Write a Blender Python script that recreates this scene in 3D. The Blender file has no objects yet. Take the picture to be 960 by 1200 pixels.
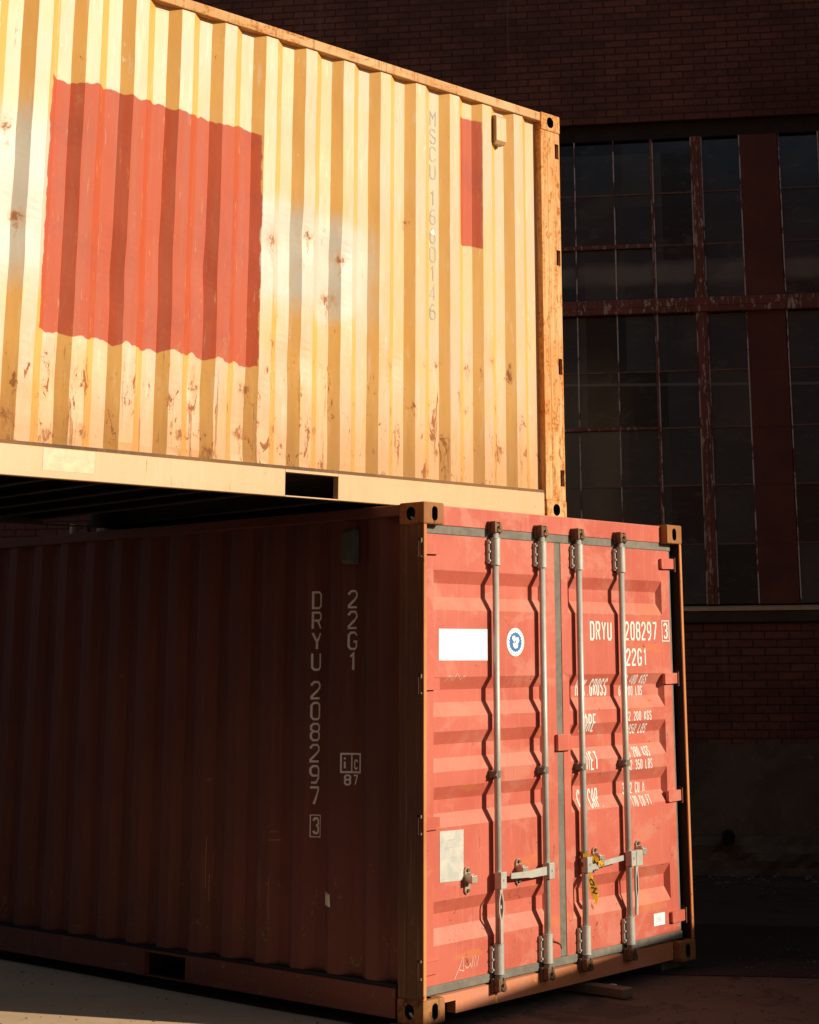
import bpy, bmesh, math, random
from mathutils import Vector, Matrix, noise
R = math.radians
random.seed(7)
scene = bpy.context.scene
col = scene.collection

# ------------------------------------------------------------------ camera
W0, H0 = 960.0, 1200.0
F, YAW, PITCH, ROLL = 1966.96, 0.872638597, 0.235510807, -0.00860697542
CPOS = Vector((-6.63639357, -6.05594634, 1.76827319))
CX, CY = 576.626, 301.074
fw = Vector((math.sin(YAW)*math.cos(PITCH), math.cos(YAW)*math.cos(PITCH), math.sin(PITCH)))
rt = Vector((math.cos(YAW), -math.sin(YAW), 0)); up = rt.cross(fw)
c_, s_ = math.cos(ROLL), math.sin(ROLL)
r2 = c_*rt + s_*up; u2 = -s_*rt + c_*up
cam = bpy.data.cameras.new('camera'); camo = bpy.data.objects.new('camera', cam); col.objects.link(camo)
m = Matrix.Identity(4)
for i in range(3):
    m[i][0] = r2[i]; m[i][1] = u2[i]; m[i][2] = -fw[i]; m[i][3] = CPOS[i]
camo.matrix_world = m
cam.sensor_fit = 'VERTICAL'; cam.sensor_height = 36.0; cam.lens = F/H0*36.0
cam.shift_x = (W0/2-CX)/H0; cam.shift_y = (CY-H0/2)/H0
cam.clip_start = 0.1; cam.clip_end = 3000
scene.camera = camo

# ------------------------------------------------------------------ light
SUN_AZ, SUN_EL = R(22), R(20.5)          # azimuth to the right of the door normal
sdir = Vector((math.sin(SUN_AZ)*math.cos(SUN_EL), -math.cos(SUN_AZ)*math.cos(SUN_EL), math.sin(SUN_EL)))
world = bpy.data.worlds.new('World'); scene.world = world; world.use_nodes = True
wn = world.node_tree; wn.nodes.clear()
sky = wn.nodes.new('ShaderNodeTexSky'); sky.sky_type = 'NISHITA'; sky.sun_disc = False
sky.dust_density = 1.0; sky.ozone_density = 0.3; sky.sun_elevation = SUN_EL; sky.sun_rotation = math.atan2(sdir.x, sdir.y)
bg = wn.nodes.new('ShaderNodeBackground'); bg.inputs[1].default_value = 0.05
wo = wn.nodes.new('ShaderNodeOutputWorld')
wn.links.new(sky.outputs[0], bg.inputs[0]); wn.links.new(bg.outputs[0], wo.inputs[0])
sl = bpy.data.lights.new('sun', 'SUN'); sl.energy = 5.0; sl.angle = R(0.5); sl.color = (1.0, 0.87, 0.70)
so = bpy.data.objects.new('sun', sl); col.objects.link(so)
so.rotation_euler = (-sdir).to_track_quat('-Z', 'Y').to_euler(); so.location = (20, -30, 12)
vs = scene.view_settings
vs.view_transform = 'Standard'; vs.look = 'None'; vs.gamma = 1.0; vs.use_curve_mapping = False
vs.exposure = 0.12

# ------------------------------------------------------------------ node helper
class NT:
    def __init__(s, name):
        s.m = bpy.data.materials.new(name); s.m.use_nodes = True
        s.t = s.m.node_tree; s.t.nodes.clear()
        s.out = s.n('ShaderNodeOutputMaterial'); s.b = s.n('ShaderNodeBsdfPrincipled')
        s.l(s.b.outputs[0], s.out.inputs[0])
        tc = s.n('ShaderNodeTexCoord'); s.co = tc.outputs['Object']
        sp = s.n('ShaderNodeSeparateXYZ'); s.l(s.co, sp.inputs[0]); s.x, s.y, s.z = sp.outputs
    def n(s, t): return s.t.nodes.new(t)
    def l(s, a, b): s.t.links.new(a, b)
    def put(s, sock, v):
        if isinstance(v, bpy.types.NodeSocket): s.l(v, sock)
        elif isinstance(v, (tuple, list)): sock.default_value = tuple(v) + ((1.0,) if len(v) == 3 and len(sock.default_value) == 4 else ())
        else: sock.default_value = v
    def math(s, op, a, b=0.0, c=0.0, clamp=False):
        n = s.n('ShaderNodeMath'); n.operation = op; n.use_clamp = clamp
        s.put(n.inputs[0], a); s.put(n.inputs[1], b); s.put(n.inputs[2], c); return n.outputs[0]
    def mul(s, a, b): return s.math('MULTIPLY', a, b)
    def add(s, a, b): return s.math('ADD', a, b)
    def noise(s, scale=(1, 1, 1), sc=5.0, detail=4.0, rough=0.6, dist=0.0, off=0.0):
        mp = s.n('ShaderNodeMapping'); s.l(s.co, mp.inputs[0]); mp.inputs['Scale'].default_value = scale
        mp.inputs['Location'].default_value = (off, off*.7, off*1.3)
        n = s.n('ShaderNodeTexNoise'); s.l(mp.outputs[0], n.inputs['Vector'])
        n.inputs['Scale'].default_value = sc; n.inputs['Detail'].default_value = detail
        n.inputs['Roughness'].default_value = rough; n.inputs['Distortion'].default_value = dist
        return n.outputs[0]
    def ramp(s, v, lo, hi, a=0.0, b=1.0):
        n = s.n('ShaderNodeMapRange'); n.clamp = True; n.interpolation_type = 'SMOOTHSTEP'
        s.put(n.inputs[0], v); s.put(n.inputs[1], lo); s.put(n.inputs[2], hi); s.put(n.inputs[3], a); s.put(n.inputs[4], b)
        return n.outputs[0]
    def mix(s, f, a, b):
        n = s.n('ShaderNodeMix'); n.data_type = 'RGBA'; n.clamp_factor = True
        s.put(n.inputs[0], f); s.put(n.inputs[6], a); s.put(n.inputs[7], b); return n.outputs[2]
    def bump(s, h, strength=0.3, dist=0.01, prev=None):
        n = s.n('ShaderNodeBump'); n.inputs['Strength'].default_value = strength; n.inputs['Distance'].default_value = dist
        s.l(h, n.inputs['Height'])
        if prev is not None: s.l(prev, n.inputs['Normal'])
        return n.outputs[0]
    def fin(s, color, rough=0.5, metal=0.0, normal=None, spec=0.5):
        s.put(s.b.inputs['Base Color'], color); s.put(s.b.inputs['Roughness'], rough); s.put(s.b.inputs['Metallic'], metal)
        s.b.inputs['Specular IOR Level'].default_value = spec
        if normal is not None: s.l(normal, s.b.inputs['Normal'])
        return s.m

def box_mask(t, a, lo, hi, soft=0.01):
    return t.mul(t.ramp(a, lo-soft, lo+soft), t.ramp(a, hi-soft, hi+soft, 1.0, 0.0))

def paint(name, base, dark, rust=0.5, rustcol=(.16, .055, .02), rough=.45, streak=(12, 12, .7), low=True, chalk=(.7, .45, .35), chalk_amt=.35, spec=.5, fine=.12, rsc=(1, 1, 1), rs0=9, dust=0):
    """weathered steel paint: streaks, faded chalk, rust spots and bleeding streaks"""
    t = NT(name)
    st = t.noise(streak, 3.0, 5, .65); bl = t.noise((1, 1, 1), 1.7, 4, .6, .4, 3.1); fn = t.noise((1, 1, 1), 60, 3, .6)
    c = t.mix(t.ramp(bl, .35, .7), base, dark)
    c = t.mix(t.mul(t.ramp(st, .5, .75), chalk_amt), c, chalk)
    c = t.mix(t.mul(t.ramp(fn, .55, .75), fine), c, rustcol)
    if dust > 0:
        gm = t.n('ShaderNodeNewGeometry'); sg = t.n('ShaderNodeSeparateXYZ'); t.l(gm.outputs['Normal'], sg.inputs[0])
        dn = t.noise((1, 1, 1), 5, 5, .65, .3, 21)
        c = t.mix(t.mul(t.ramp(sg.outputs[2], .15, .5), t.ramp(dn, .25, .6, dust*.5, dust)), c, (.62, .30, .21))
        patchy = t.ramp(t.noise((1, 1, 1.4), 2.6, 6, .68, .5, 31), .52, .62)
        c = t.mix(t.mul(patchy, .5), c, (.60, .24, .165))
        ora = t.ramp(t.noise((.8, 1, 3.2), 2.2, 4, .6, .2, 44), .62, .70)
        c = t.mix(t.mul(ora, .45), c, (.62, .20, .055))
        drip = t.ramp(t.noise((42, 42, 1.1), 1.0, 4, .6, .1, 15), .62, .74)
        c = t.mix(t.mul(drip, t.ramp(t.noise((1, 1, 1), 3, 3, .6, 0, 8), .4, .6, 0, .8)), c, (.36, .10, .05))
        scr = t.ramp(t.noise((2, 2, 46), 1.6, 5, .7, 1.2, 3.3), .70, .73)
        c = t.mix(t.mul(scr, .5), c, (.72, .42, .32))
    sp = t.noise(rsc, rs0, 8, .72, .8, 9.2)
    streaks = t.noise((34, 34, 1.6), 1.0, 5, .7, .2, 5.5)
    zlow = t.ramp(t.z, .2, 1.1, .06, 0.0) if low else 0.0
    a = t.add(sp, zlow)
    rs = t.ramp(a, .69-.07*rust, .72-.06*rust)
    r2_ = t.mul(t.ramp(t.add(streaks, t.mul(sp, .35)), .90-.10*rust, .98-.10*rust), .75)
    rm = t.math('MAXIMUM', rs, r2_)
    rc = t.mix(t.ramp(t.noise((1, 1, 1), 40, 4, .7, 0, 2.2), .4, .65), rustcol, tuple(min(1, v*2.2+.02) for v in rustcol))
    c = t.mix(rm, c, rc)
    n = t.bump(t.add(t.mul(fn, .3), rm), .25, .003)
    n = t.bump(t.noise((3, 3, .7), 2.2, 3, .5, 0, 7), .35, .012, n)
    return t.fin(c, t.ramp(rm, 0, 1, rough, .85), 0.0, n, spec)

M = {}
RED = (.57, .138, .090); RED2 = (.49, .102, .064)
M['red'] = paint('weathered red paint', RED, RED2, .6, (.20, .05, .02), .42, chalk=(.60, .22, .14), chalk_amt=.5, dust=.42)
M['red_side'] = paint('shade darkened red side paint', (.165, .043, .028), (.125, .034, .024), .7, (.12, .06, .025), .6, chalk=(.26, .085, .05), chalk_amt=.35)  # darker copy of the door red, shade put into the colour
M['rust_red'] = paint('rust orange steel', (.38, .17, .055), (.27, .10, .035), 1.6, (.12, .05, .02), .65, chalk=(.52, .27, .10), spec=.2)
M['shaded_rust_brown'] = paint('shade darkened rusted post', (.16, .062, .028), (.12, .042, .022), .9, (.12, .055, .022), .6, chalk=(.36, .2, .10), chalk_amt=.5)  # post rust with shade put into its colour
M['sill_red'] = paint('rusty salmon sill', (.62, .23, .13), (.56, .20, .07), 1.15, (.46, .19, .04), .55, chalk=(.64, .28, .15), low=False, dust=.35)
M['yellow_trim'] = paint('yellow rail paint', (.62, .385, .19), (.58, .35, .16), .6, (.30, .12, .03), .45, chalk=(.66, .45, .25), low=False)
M['yellow_post'] = paint('rusty yellow post', (.66, .40, .17), (.58, .25, .065), 2.35, (.36, .14, .035), .6, streak=(30, 30, .8), chalk=(.72, .50, .27), chalk_amt=.7, low=False, spec=.2, rsc=(1, 1, .45), rs0=16)
M['edge'] = paint('orange sunlit post edge', (.60, .26, .09), (.50, .17, .06), 1.2, (.22, .08, .02), .6, chalk=(.62, .30, .18), low=False, spec=.2)  # brighter copy of the post steel, painted for its sunlit front edge
M['seam_brown'] = paint('golden brown seam', (.20, .10, .03), (.10, .05, .02), .8, (.06, .03, .015), .8, chalk=(.3, .16, .06), low=False)
M['yellow_top'] = paint('rusty yellow top rail', (.60, .38, .18), (.52, .27, .09), 2.0, (.34, .14, .04), .6, streak=(12, 1.5, 12), chalk=(.64, .43, .24), low=False, spec=.2, rsc=(1, .35, 1), rs0=12)
M['blue_side'] = paint('dark blue paint', (.03, .05, .07), (.025, .04, .055), .5, (.1, .05, .03), .5, chalk=(.08, .09, .1))

RUST_AT = [(2.05, 1.44, .035), (1.81, 1.35, .03), (1.88, 1.11, .045), (2.29, 1.38, .04), (3.87, 1.68, .03), (3.80, 1.24, .03), (2.75, .54, .03), (2.43, .56, .035), (2.45, .33, .05), (2.28, .82, .03), (2.24, .36, .03), (3.80, .30, .035), (3.58, .22, .045), (1.43, .80, .022), (1.05, .85, .02), (.80, .86, .025), (.61, .92, .03), (1.06, .34, .025), (.57, .36, .045), (.52, .40, .03), (1.97, .38, .03), (2.66, .19, .05), (3.40, .25, .04), (2.85, .28, .035), (.38, .61, .02), (1.31, 1.66, .02)]
def SPOTS(t, sp, k=1.0):
    acc = None
    wy = t.add(t.y, t.mul(t.add(t.noise((1, 1, 1), 22, 5, .7, 0, 71), -.5), .10)); wz = t.add(t.z, t.mul(t.add(t.noise((1, 1, 1), 22, 5, .7, 0, 81), -.5), .10))
    for (a, b, r) in RUST_AT:
        r = r*k
        dy = t.math('ABSOLUTE', t.add(wy, -a)); dz = t.add(wz, -b)
        # star of rust with a streak running down below it
        d = t.math('SQRT', t.add(t.mul(dy, dy), t.mul(dz, dz)))
        star = t.ramp(d, r*.4, r*1.05, 1, 0)
        run = t.mul(t.mul(t.ramp(dy, .003, .010, .6, 0), t.ramp(dz, -r*5, -r*.3, 0, 1)), t.ramp(dz, -.005, .005, 1, 0))
        m_ = t.math('MAXIMUM', star, run)
        acc = m_ if acc is None else t.math('MAXIMUM', acc, m_)
    return t.mul(acc, t.ramp(t.noise((1, 1, .5), 45, 5, .75, 0, 91), .42, .55, .15, .9))
def yellow_side():
    t = NT('yellow corrugated paint')
    st = t.noise((9, 9, .5), 3.0, 5, .6); bl = t.noise((1, 1, 1), 1.3, 4, .6, .4, 3.1); fn = t.noise((1, 1, 1), 55, 3, .6)
    c = t.mix(t.ramp(bl, .35, .7), (.73, .405, .095), (.69, .36, .07))
    tcn = t.n('ShaderNodeTexCoord'); sn = t.n('ShaderNodeSeparateXYZ'); t.l(tcn.outputs['Normal'], sn.inputs[0])
    flank = t.ramp(t.math('ABSOLUTE', sn.outputs[1]), .16, .34)          # chalking sits on the rubbed flats of the ribs
    chalk = t.mul(t.ramp(flank, 0, 1, .80, .14), t.ramp(t.noise((2, 2, .8), 3.0, 6, .7, .4, 77), .34, .62, .42, 1.0))
    c = t.mix(chalk, c, (.565, .385, .275))
    c = t.mix(t.mul(t.ramp(st, .50, .72), .25), c, (.60, .36, .15))
    # chalky white overspray (real paint)
    wob = t.mul(t.add(t.noise((1, 1, 1), 2.5, 4, .6, 0, 1.0), -.5), .35)
    zz = t.add(t.z, wob)
    tt = t.add(t.y, wob)
    band_r = t.mul(t.mul(t.ramp(zz, .92, 1.12), t.ramp(zz, 1.48, 1.66, 1, 0)), t.mul(t.ramp(tt, 1.45, 1.75), t.ramp(tt, 2.6, 2.9, 1, 0)))
    band_l = t.mul(t.mul(t.ramp(zz, .85, 1.1), t.ramp(zz, 1.65, 1.95, 1, 0)), t.ramp(tt, 3.45, 3.65))
    wm = t.math('MAXIMUM', band_r, band_l)
    wm = t.mul(wm, t.ramp(t.noise((9, 9, 1.4), 2.6, 5, .7, .3, 27), .28, .46, .55, 1.0))
    c = t.mix(t.mul(wm, .9), c, (.55, .515, .43))
    # scraped bright spots
    ch = t.noise((6, 6, 1.5), 5, 6, .7, .3, 12.0)
    c = t.mix(t.mul(t.ramp(ch, .66, .70), .6), c, (.85, .76, .62))
    st2 = t.noise((7, 7, .9), 4.0, 5, .65, 0, 17)
    c = t.mix(t.mul(t.ramp(st2, .58, .66), .30), c, (.72, .60, .48))
    # red repaint patches
    ez = t.mul(t.add(t.noise((1, 5, .2), 2.2, 2, .5, 0, 4.0), -.5), .10)
    eh = t.mul(t.add(t.noise((1, .6, 5), 2.2, 3, .6, 0, 14.0), -.5), .04)
    zp = t.add(t.z, ez); tp = t.add(t.y, eh)
    patch = t.mul(box_mask(t, t.add(zp, t.mul(t.add(t.y, -3.0), -.02)), .695, 1.975, .004), box_mask(t, tp, 2.37, 3.655, .004))
    strip = t.mul(box_mask(t, t.add(t.z, t.mul(ez, .3)), 1.60, 2.405, .006), box_mask(t, t.add(t.y, t.mul(eh, .4)), .694, .872, .006))
    pm = t.math('MAXIMUM', patch, strip)
    rs = t.noise((14, 14, .35), 2.0, 4, .55, 0, 8)
    rc = t.mix(t.ramp(rs, .42, .62), (.46, .064, .015), (.43, .082, .034))
    rc = t.mix(t.mul(t.ramp(t.noise((1, 1, 1), 3.5, 6, .7, .4, 41), .5, .68), .4), rc, (.33, .05, .027))
    thin = t.ramp(t.noise((16, 16, 2.0), 2.2, 6, .75, .3, 51), .60, .70, 1.0, .55)
    c = t.mix(t.mul(pm, t.mul(thin, .97)), c, rc)
    # rust
    sp = t.noise((1, 1, .45), 13, 9, .75, .7, 9.2)
    low = t.ramp(t.z, .2, 1.3, .10, 0.0)
    a = t.add(sp, low)
    rs1 = t.ramp(a, .668, .70)
    stk = t.noise((30, 30, 1.3), 1.0, 5, .7, .2, 5.5)
    rs2 = t.mul(t.ramp(t.add(t.add(stk, t.mul(sp, .35)), low), .855, .93), .65)
    rs2 = t.math('MAXIMUM', rs2, SPOTS(t, sp))
    gm_ = t.mul(t.ramp(t.add(t.z, t.mul(t.noise((10, 10, 1), 2.0, 5, .7, 0, 61), .7)), .55, 1.05, 1, 0), .75)
    c = t.mix(gm_, c, (.50, .25, .075))
    halo = t.mul(t.ramp(a, .60, .69), .35)
    c = t.mix(t.math('MAXIMUM', halo, t.mul(SPOTS(t, sp, 2.2), .5)), c, (.62, .28, .07))
    rm = t.math('MAXIMUM', rs1, rs2)
    c = t.mix(rm, c, (.30, .11, .03))
    gr = t.noise((1, 1, 1), 130, 2, .5)
    c = t.mix(t.mul(t.ramp(gr, .6, .75), .12), c, (.35, .22, .1))
    n = t.bump(t.add(t.mul(fn, .25), rm), .2, .002)
    n = t.bump(t.noise((2.5, 2.5, .8), 2.5, 3, .5, 0, 7), .4, .012, n)
    return t.fin(c, t.ramp(t.math('MAXIMUM', rm, t.mul(pm, .55)), 0, 1, .46, .85), 0, n, .45)
M['yellow_side'] = yellow_side()

def flat(name, c, rough=.5, metal=0, var=.25, sc=20, bump=.15, spec=.5):
    t = NT(name)
    n1 = t.noise((1, 1, 1), sc, 5, .65); n2 = t.noise((1, 1, 1), sc*.12, 3, .6, 0, 4)
    k = t.add(t.mul(t.ramp(n1, .3, .7), .5), t.mul(t.ramp(n2, .3, .7), .5))
    cc = t.mix(k, tuple(v*(1-var) for v in c), tuple(min(1, v*(1+var)) for v in c))
    return t.fin(cc, rough, metal, t.bump(n1, bump, .004), spec)
M['rod'] = flat('galvanised rod', (.47, .46, .40), .45, .2, .15, 30)
M['rod_dark'] = flat('rusty cam steel', (.17, .085, .04), .6, .2, .6, 60)
M['bolt'] = flat('bolt steel', (.5, .42, .32), .4, .5, .2, 60)
M['gasket'] = flat('grey rubber gasket', (.17, .155, .12), .75, 0, .3, 25)
M['black'] = flat('black void steel', (.012, .010, .009), .9, 0, .3, 10)
M['under'] = flat('shade darkened underside paint', (.035, .024, .016), .8, 0, .4, 8)
M['white'] = flat('white sticker', (.86, .86, .84), .5, 0, .02, 20, .03)
M['white_paint'] = flat('worn white lettering', (.80, .76, .68), .55, 0, .12, 70, .05)
M['side_paint'] = flat('grey white side lettering', (.86, .80, .70), .6, 0, .12, 70, .05)
M['grey_letter'] = flat('faded grey lettering', (.33, .34, .27), .6, 0, .3, 60, .05)
M['grey_letter2'] = flat('scraped pale primer', (.62, .62, .55), .6, 0, .2, 60, .05)
M['blue'] = flat('blue ink', (.03, .17, .48), .5, 0, .2, 60, .03)
M['tape'] = flat('yellow plastic tape', (.80, .47, .02), .35, 0, .1, 30, .1)
M['tape_black'] = flat('black ink', (.02, .018, .015), .5, 0, .1, 30, .03)
M['scratch'] = flat('pale scratch', (.75, .55, .42), .7, 0, .2, 30, .03)
M['vent'] = flat('grey green vent', (.10, .095, .065), .6, 0, .3, 30)
M['wood'] = flat('grey brown timber', (.13, .095, .06), .85, 0, .3, 25, .5)
M['pale_scrap'] = flat('pale scrap', (.75, .70, .60), .6, 0, .1, 30)

def doc_mat():
    t = NT('worn document sticker')
    ln = t.noise((3, 1, 26), 4, 3, .6, 0, 2); bl = t.noise((1, 1, 1), 14, 4, .6)
    c = t.mix(t.ramp(bl, .35, .65), (.60, .57, .48), (.46, .47, .42))
    c = t.mix(t.mul(t.ramp(ln, .55, .66), .45), c, (.33, .34, .30))
    return t.fin(c, .55)
M['doc'] = doc_mat()

# ------------------------------------------------------------------ mesh helpers
def link(name, bm, mat, parent=None, smooth=False, recalc=True):
    if recalc: bmesh.ops.recalc_face_normals(bm, faces=bm.faces)
    me = bpy.data.meshes.new(name); bm.to_mesh(me); bm.free()
    if smooth:
        for p in me.polygons: p.use_smooth = True
    if mat is not None: me.materials.append(M[mat] if isinstance(mat, str) else mat)
    o = bpy.data.objects.new(name, me); col.objects.link(o)
    if parent is not None: o.parent = parent
    return o

def tag(o, label=None, cat=None, group=None, kind=None):
    if label: o['label'] = label
    if cat: o['category'] = cat
    if group: o['group'] = group
    if kind: o['kind'] = kind
    return o

def empty(name, loc=(0, 0, 0), rz=0):
    o = bpy.data.objects.new(name, None); col.objects.link(o); o.location = loc; o.rotation_euler = (0, 0, rz)
    o.empty_display_size = .2
    return o

def bx(bm, x0, x1, y0, y1, z0, z1, bev=0.0):
    t = bmesh.new()
    bmesh.ops.create_cube(t, size=1.0)
    for v in t.verts:
        v.co = Vector(((x0+x1)/2+v.co.x*(x1-x0), (y0+y1)/2+v.co.y*(y1-y0), (z0+z1)/2+v.co.z*(z1-z0)))
    if bev > 0: bmesh.ops.bevel(t, geom=t.edges[:], offset=bev, segments=2, affect='EDGES', profile=.5)
    me = bpy.data.meshes.new('tmp'); t.to_mesh(me); t.free(); bm.from_mesh(me); bpy.data.meshes.remove(me)

def cyl(bm, p0, p1, r, seg=16, r1=None):
    p0, p1 = Vector(p0), Vector(p1); d = p1-p0
    q = d.to_track_quat('Z', 'Y').to_matrix().to_4x4(); q.translation = (p0+p1)/2
    bmesh.ops.create_cone(bm, cap_ends=True, segments=seg, radius1=r, radius2=r if r1 is None else r1, depth=d.length, matrix=q)

def prism(bm, pts, axis, a0, a1):
    """extrude 2-D polygon along axis; pts in the other two axes (in xyz order)"""
    def mk(p, a):
        l = list(p); l.insert(axis, a); return bm.verts.new(l)
    A = [mk(p, a0) for p in pts]; B = [mk(p, a1) for p in pts]
    n = len(pts); bm.faces.new(A); bm.faces.new(B[::-1])
    for i in range(n): bm.faces.new((A[i], A[(i+1) % n], B[(i+1) % n], B[i]))

def oval(w, h, n=10):
    """stadium outline centred at 0"""
    r = min(w, h)/2; pts = []
    if h >= w:
        for i in range(n+1): a = math.pi*i/n; pts.append((r*math.cos(a), h/2-r+r*math.sin(a)))
        for i in range(n+1): a = math.pi+math.pi*i/n; pts.append((r*math.cos(a), -h/2+r+r*math.sin(a)))
    else:
        for i in range(n+1): a = -math.pi/2+math.pi*i/n; pts.append((w/2-r+r*math.cos(a), r*math.sin(a)))
        for i in range(n+1): a = math.pi/2+math.pi*i/n; pts.append((-w/2+r+r*math.cos(a), r*math.sin(a)))
    return pts

# ------------------------------------------------------------------ stroke lettering (narrow stencil style), grid 0..4 x 0..8
O_ = [(0, 1.2), (0, 6.8), (1, 8), (3, 8), (4, 6.8), (4, 1.2), (3, 0), (1, 0)]
G = {
 '0': [O_ + ['c']], 'O': [O_ + ['c']], '1': [[(.9, 6.4), (2.2, 8), (2.2, 0)]], 'I': [[(2, 0), (2, 8)]], 'i': [[(2, 0), (2, 5)], [(2, 6.6), (2, 8)]],
 '2': [[(0, 6.2), (0, 6.9), (1, 8), (3, 8), (4, 6.8), (4, 5.4), (0, .9), (0, 0), (4, 0)]],
 '3': [[(0, 6.7), (1, 8), (3, 8), (4, 6.9), (4, 5.2), (3, 4.2), (1.6, 4.2)], [(3, 4.2), (4, 3.1), (4, 1.1), (3, 0), (1, 0), (0, 1.2)]],
 '4': [[(3, 0), (3, 8), (0, 2.2), (4, 2.2)]], '5': [[(4, 8), (0, 8), (0, 4.7), (3, 4.7), (4, 3.6), (4, 1.1), (3, 0), (1, 0), (0, 1.2)]],
 '6': [[(3.6, 8), (1.6, 8), (0, 5.6), (0, 1.2), (1, 0), (3, 0), (4, 1.2), (4, 3.4), (3, 4.6), (0, 4.6)]],
 '7': [[(0, 8), (4, 8), (4, 7), (1.6, 0)]],
 '8': [[(1, 4.3), (0, 5.3), (0, 7), (1, 8), (3, 8), (4, 7), (4, 5.3), (3, 4.3), 'c'], [(1, 4.3), (0, 3.3), (0, 1.1), (1, 0), (3, 0), (4, 1.1), (4, 3.3), (3, 4.3)]],
 '9': [[(.4, 0), (2.4, 0), (4, 2.4), (4, 6.8), (3, 8), (1, 8), (0, 6.8), (0, 4.6), (1, 3.4), (4, 3.4)]],
 'A': [[(0, 0), (0, 5.8), (2, 8), (4, 5.8), (4, 0)], [(0, 3), (4, 3)]], 'B': [[(0, 0), (0, 8), (3, 8), (4, 7), (4, 5.2), (3, 4.2), (0, 4.2)], [(3, 4.2), (4, 3.2), (4, 1), (3, 0), (0, 0)]],
 'C': [[(4, 6.4), (4, 6.9), (3, 8), (1, 8), (0, 6.8), (0, 1.2), (1, 0), (3, 0), (4, 1.1), (4, 1.8)]], 'c': [[(4, 4.4), (3, 5.6), (1, 5.6), (0, 4.6), (0, 1), (1, 0), (3, 0), (4, 1.2)]],
 'D': [[(0, 0), (0, 8), (2.8, 8), (4, 6.8), (4, 1.2), (2.8, 0), 'c']], 'E': [[(4, 8), (0, 8), (0, 0), (4, 0)], [(0, 4.2), (3.2, 4.2)]], 'F': [[(4, 8), (0, 8), (0, 0)], [(0, 4.2), (3.2, 4.2)]],
 'G': [[(4, 6.4), (4, 6.9), (3, 8), (1, 8), (0, 6.8), (0, 1.2), (1, 0), (3, 0), (4, 1.2), (4, 3.6), (2.2, 3.6)]],
 'H': [[(0, 0), (0, 8)], [(4, 0), (4, 8)], [(0, 4.2), (4, 4.2)]],
 'K': [[(0, 0), (0, 8)], [(4, 8), (.4, 3.8), (4, 0)]], 'L': [[(0, 8), (0, 0), (4, 0)]], 'M': [[(0, 0), (0, 8), (2, 4.4), (4, 8), (4, 0)]], 'N': [[(0, 0), (0, 8), (4, 0), (4, 8)]],
 'P': [[(0, 0), (0, 8), (3, 8), (4, 7), (4, 4.8), (3, 3.7), (0, 3.7)]], 'R': [[(0, 0), (0, 8), (3, 8), (4, 7), (4, 5), (3, 4), (0, 4)], [(2.2, 4), (4, 0)]],
 'S': [[(4, 6.6), (3, 8), (1, 8), (0, 6.9), (0, 5.2), (4, 3), (4, 1.1), (3, 0), (1, 0), (0, 1.4)]], 'T': [[(0, 8), (4, 8)], [(2, 8), (2, 0)]],
 'U': [[(0, 8), (0, 1.2), (1, 0), (3, 0), (4, 1.2), (4, 8)]], 'X': [[(0, 0), (4, 8)], [(0, 8), (4, 0)]], 'Y': [[(0, 8), (2, 3.6), (4, 8)], [(2, 3.6), (2, 0)]],
 '.': [[(1.6, 0), (2.5, 0)]], ',': [[(2, .4), (1.4, -1)]], ' ': [],
}

def stroke(bm, pts, wd, lift=0.0, closed=False):
    """mitred flat strip in the (a, b) plane, third coordinate = lift"""
    P = [Vector(p) for p in pts]; n = len(P); L = []; Rr = []
    for i in range(n):
        if closed: d0 = (P[i]-P[i-1]).normalized(); d1 = (P[(i+1) % n]-P[i]).normalized()
        else:
            d0 = (P[i]-P[i-1]).normalized() if i > 0 else (P[1]-P[0]).normalized()
            d1 = (P[i+1]-P[i]).normalized() if i < n-1 else d0
        t = (d0+d1)
        if t.length < 1e-4: t = d0
        t.normalize(); nn = Vector((-t.y, t.x)); k = wd/2/max(.45, nn.dot(Vector((-d0.y, d0.x))))
        L.append(bm.verts.new((P[i].x+nn.x*k, lift, P[i].y+nn.y*k))); Rr.append(bm.verts.new((P[i].x-nn.x*k, lift, P[i].y-nn.y*k)))
    for i in range(n if closed else n-1):
        j = (i+1) % n; bm.faces.new((L[i], L[j], Rr[j], Rr[i]))

def glyph(bm, ch, a, b, w, h, wd, lift0=0.0):
    sx, sy = (w-wd)/4, (h-wd)/8
    for k, s in enumerate(G[ch]):
        cl = s[-1] == 'c'; pts = s[:-1] if cl else s
        stroke(bm, [(a+wd/2+p[0]*sx, b+wd/2+p[1]*sy) for p in pts], wd, -.0003*k+lift0, cl)

def text_bm(s, a, b, pitch, w, h, wd, vertical=False):
    bm = bmesh.new()
    for i, ch in enumerate(s):
        if vertical: glyph(bm, ch, a, b-i*pitch-h, w, h, wd)
        else: glyph(bm, ch, a+i*pitch, b, w, h, wd)
    return bm

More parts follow.
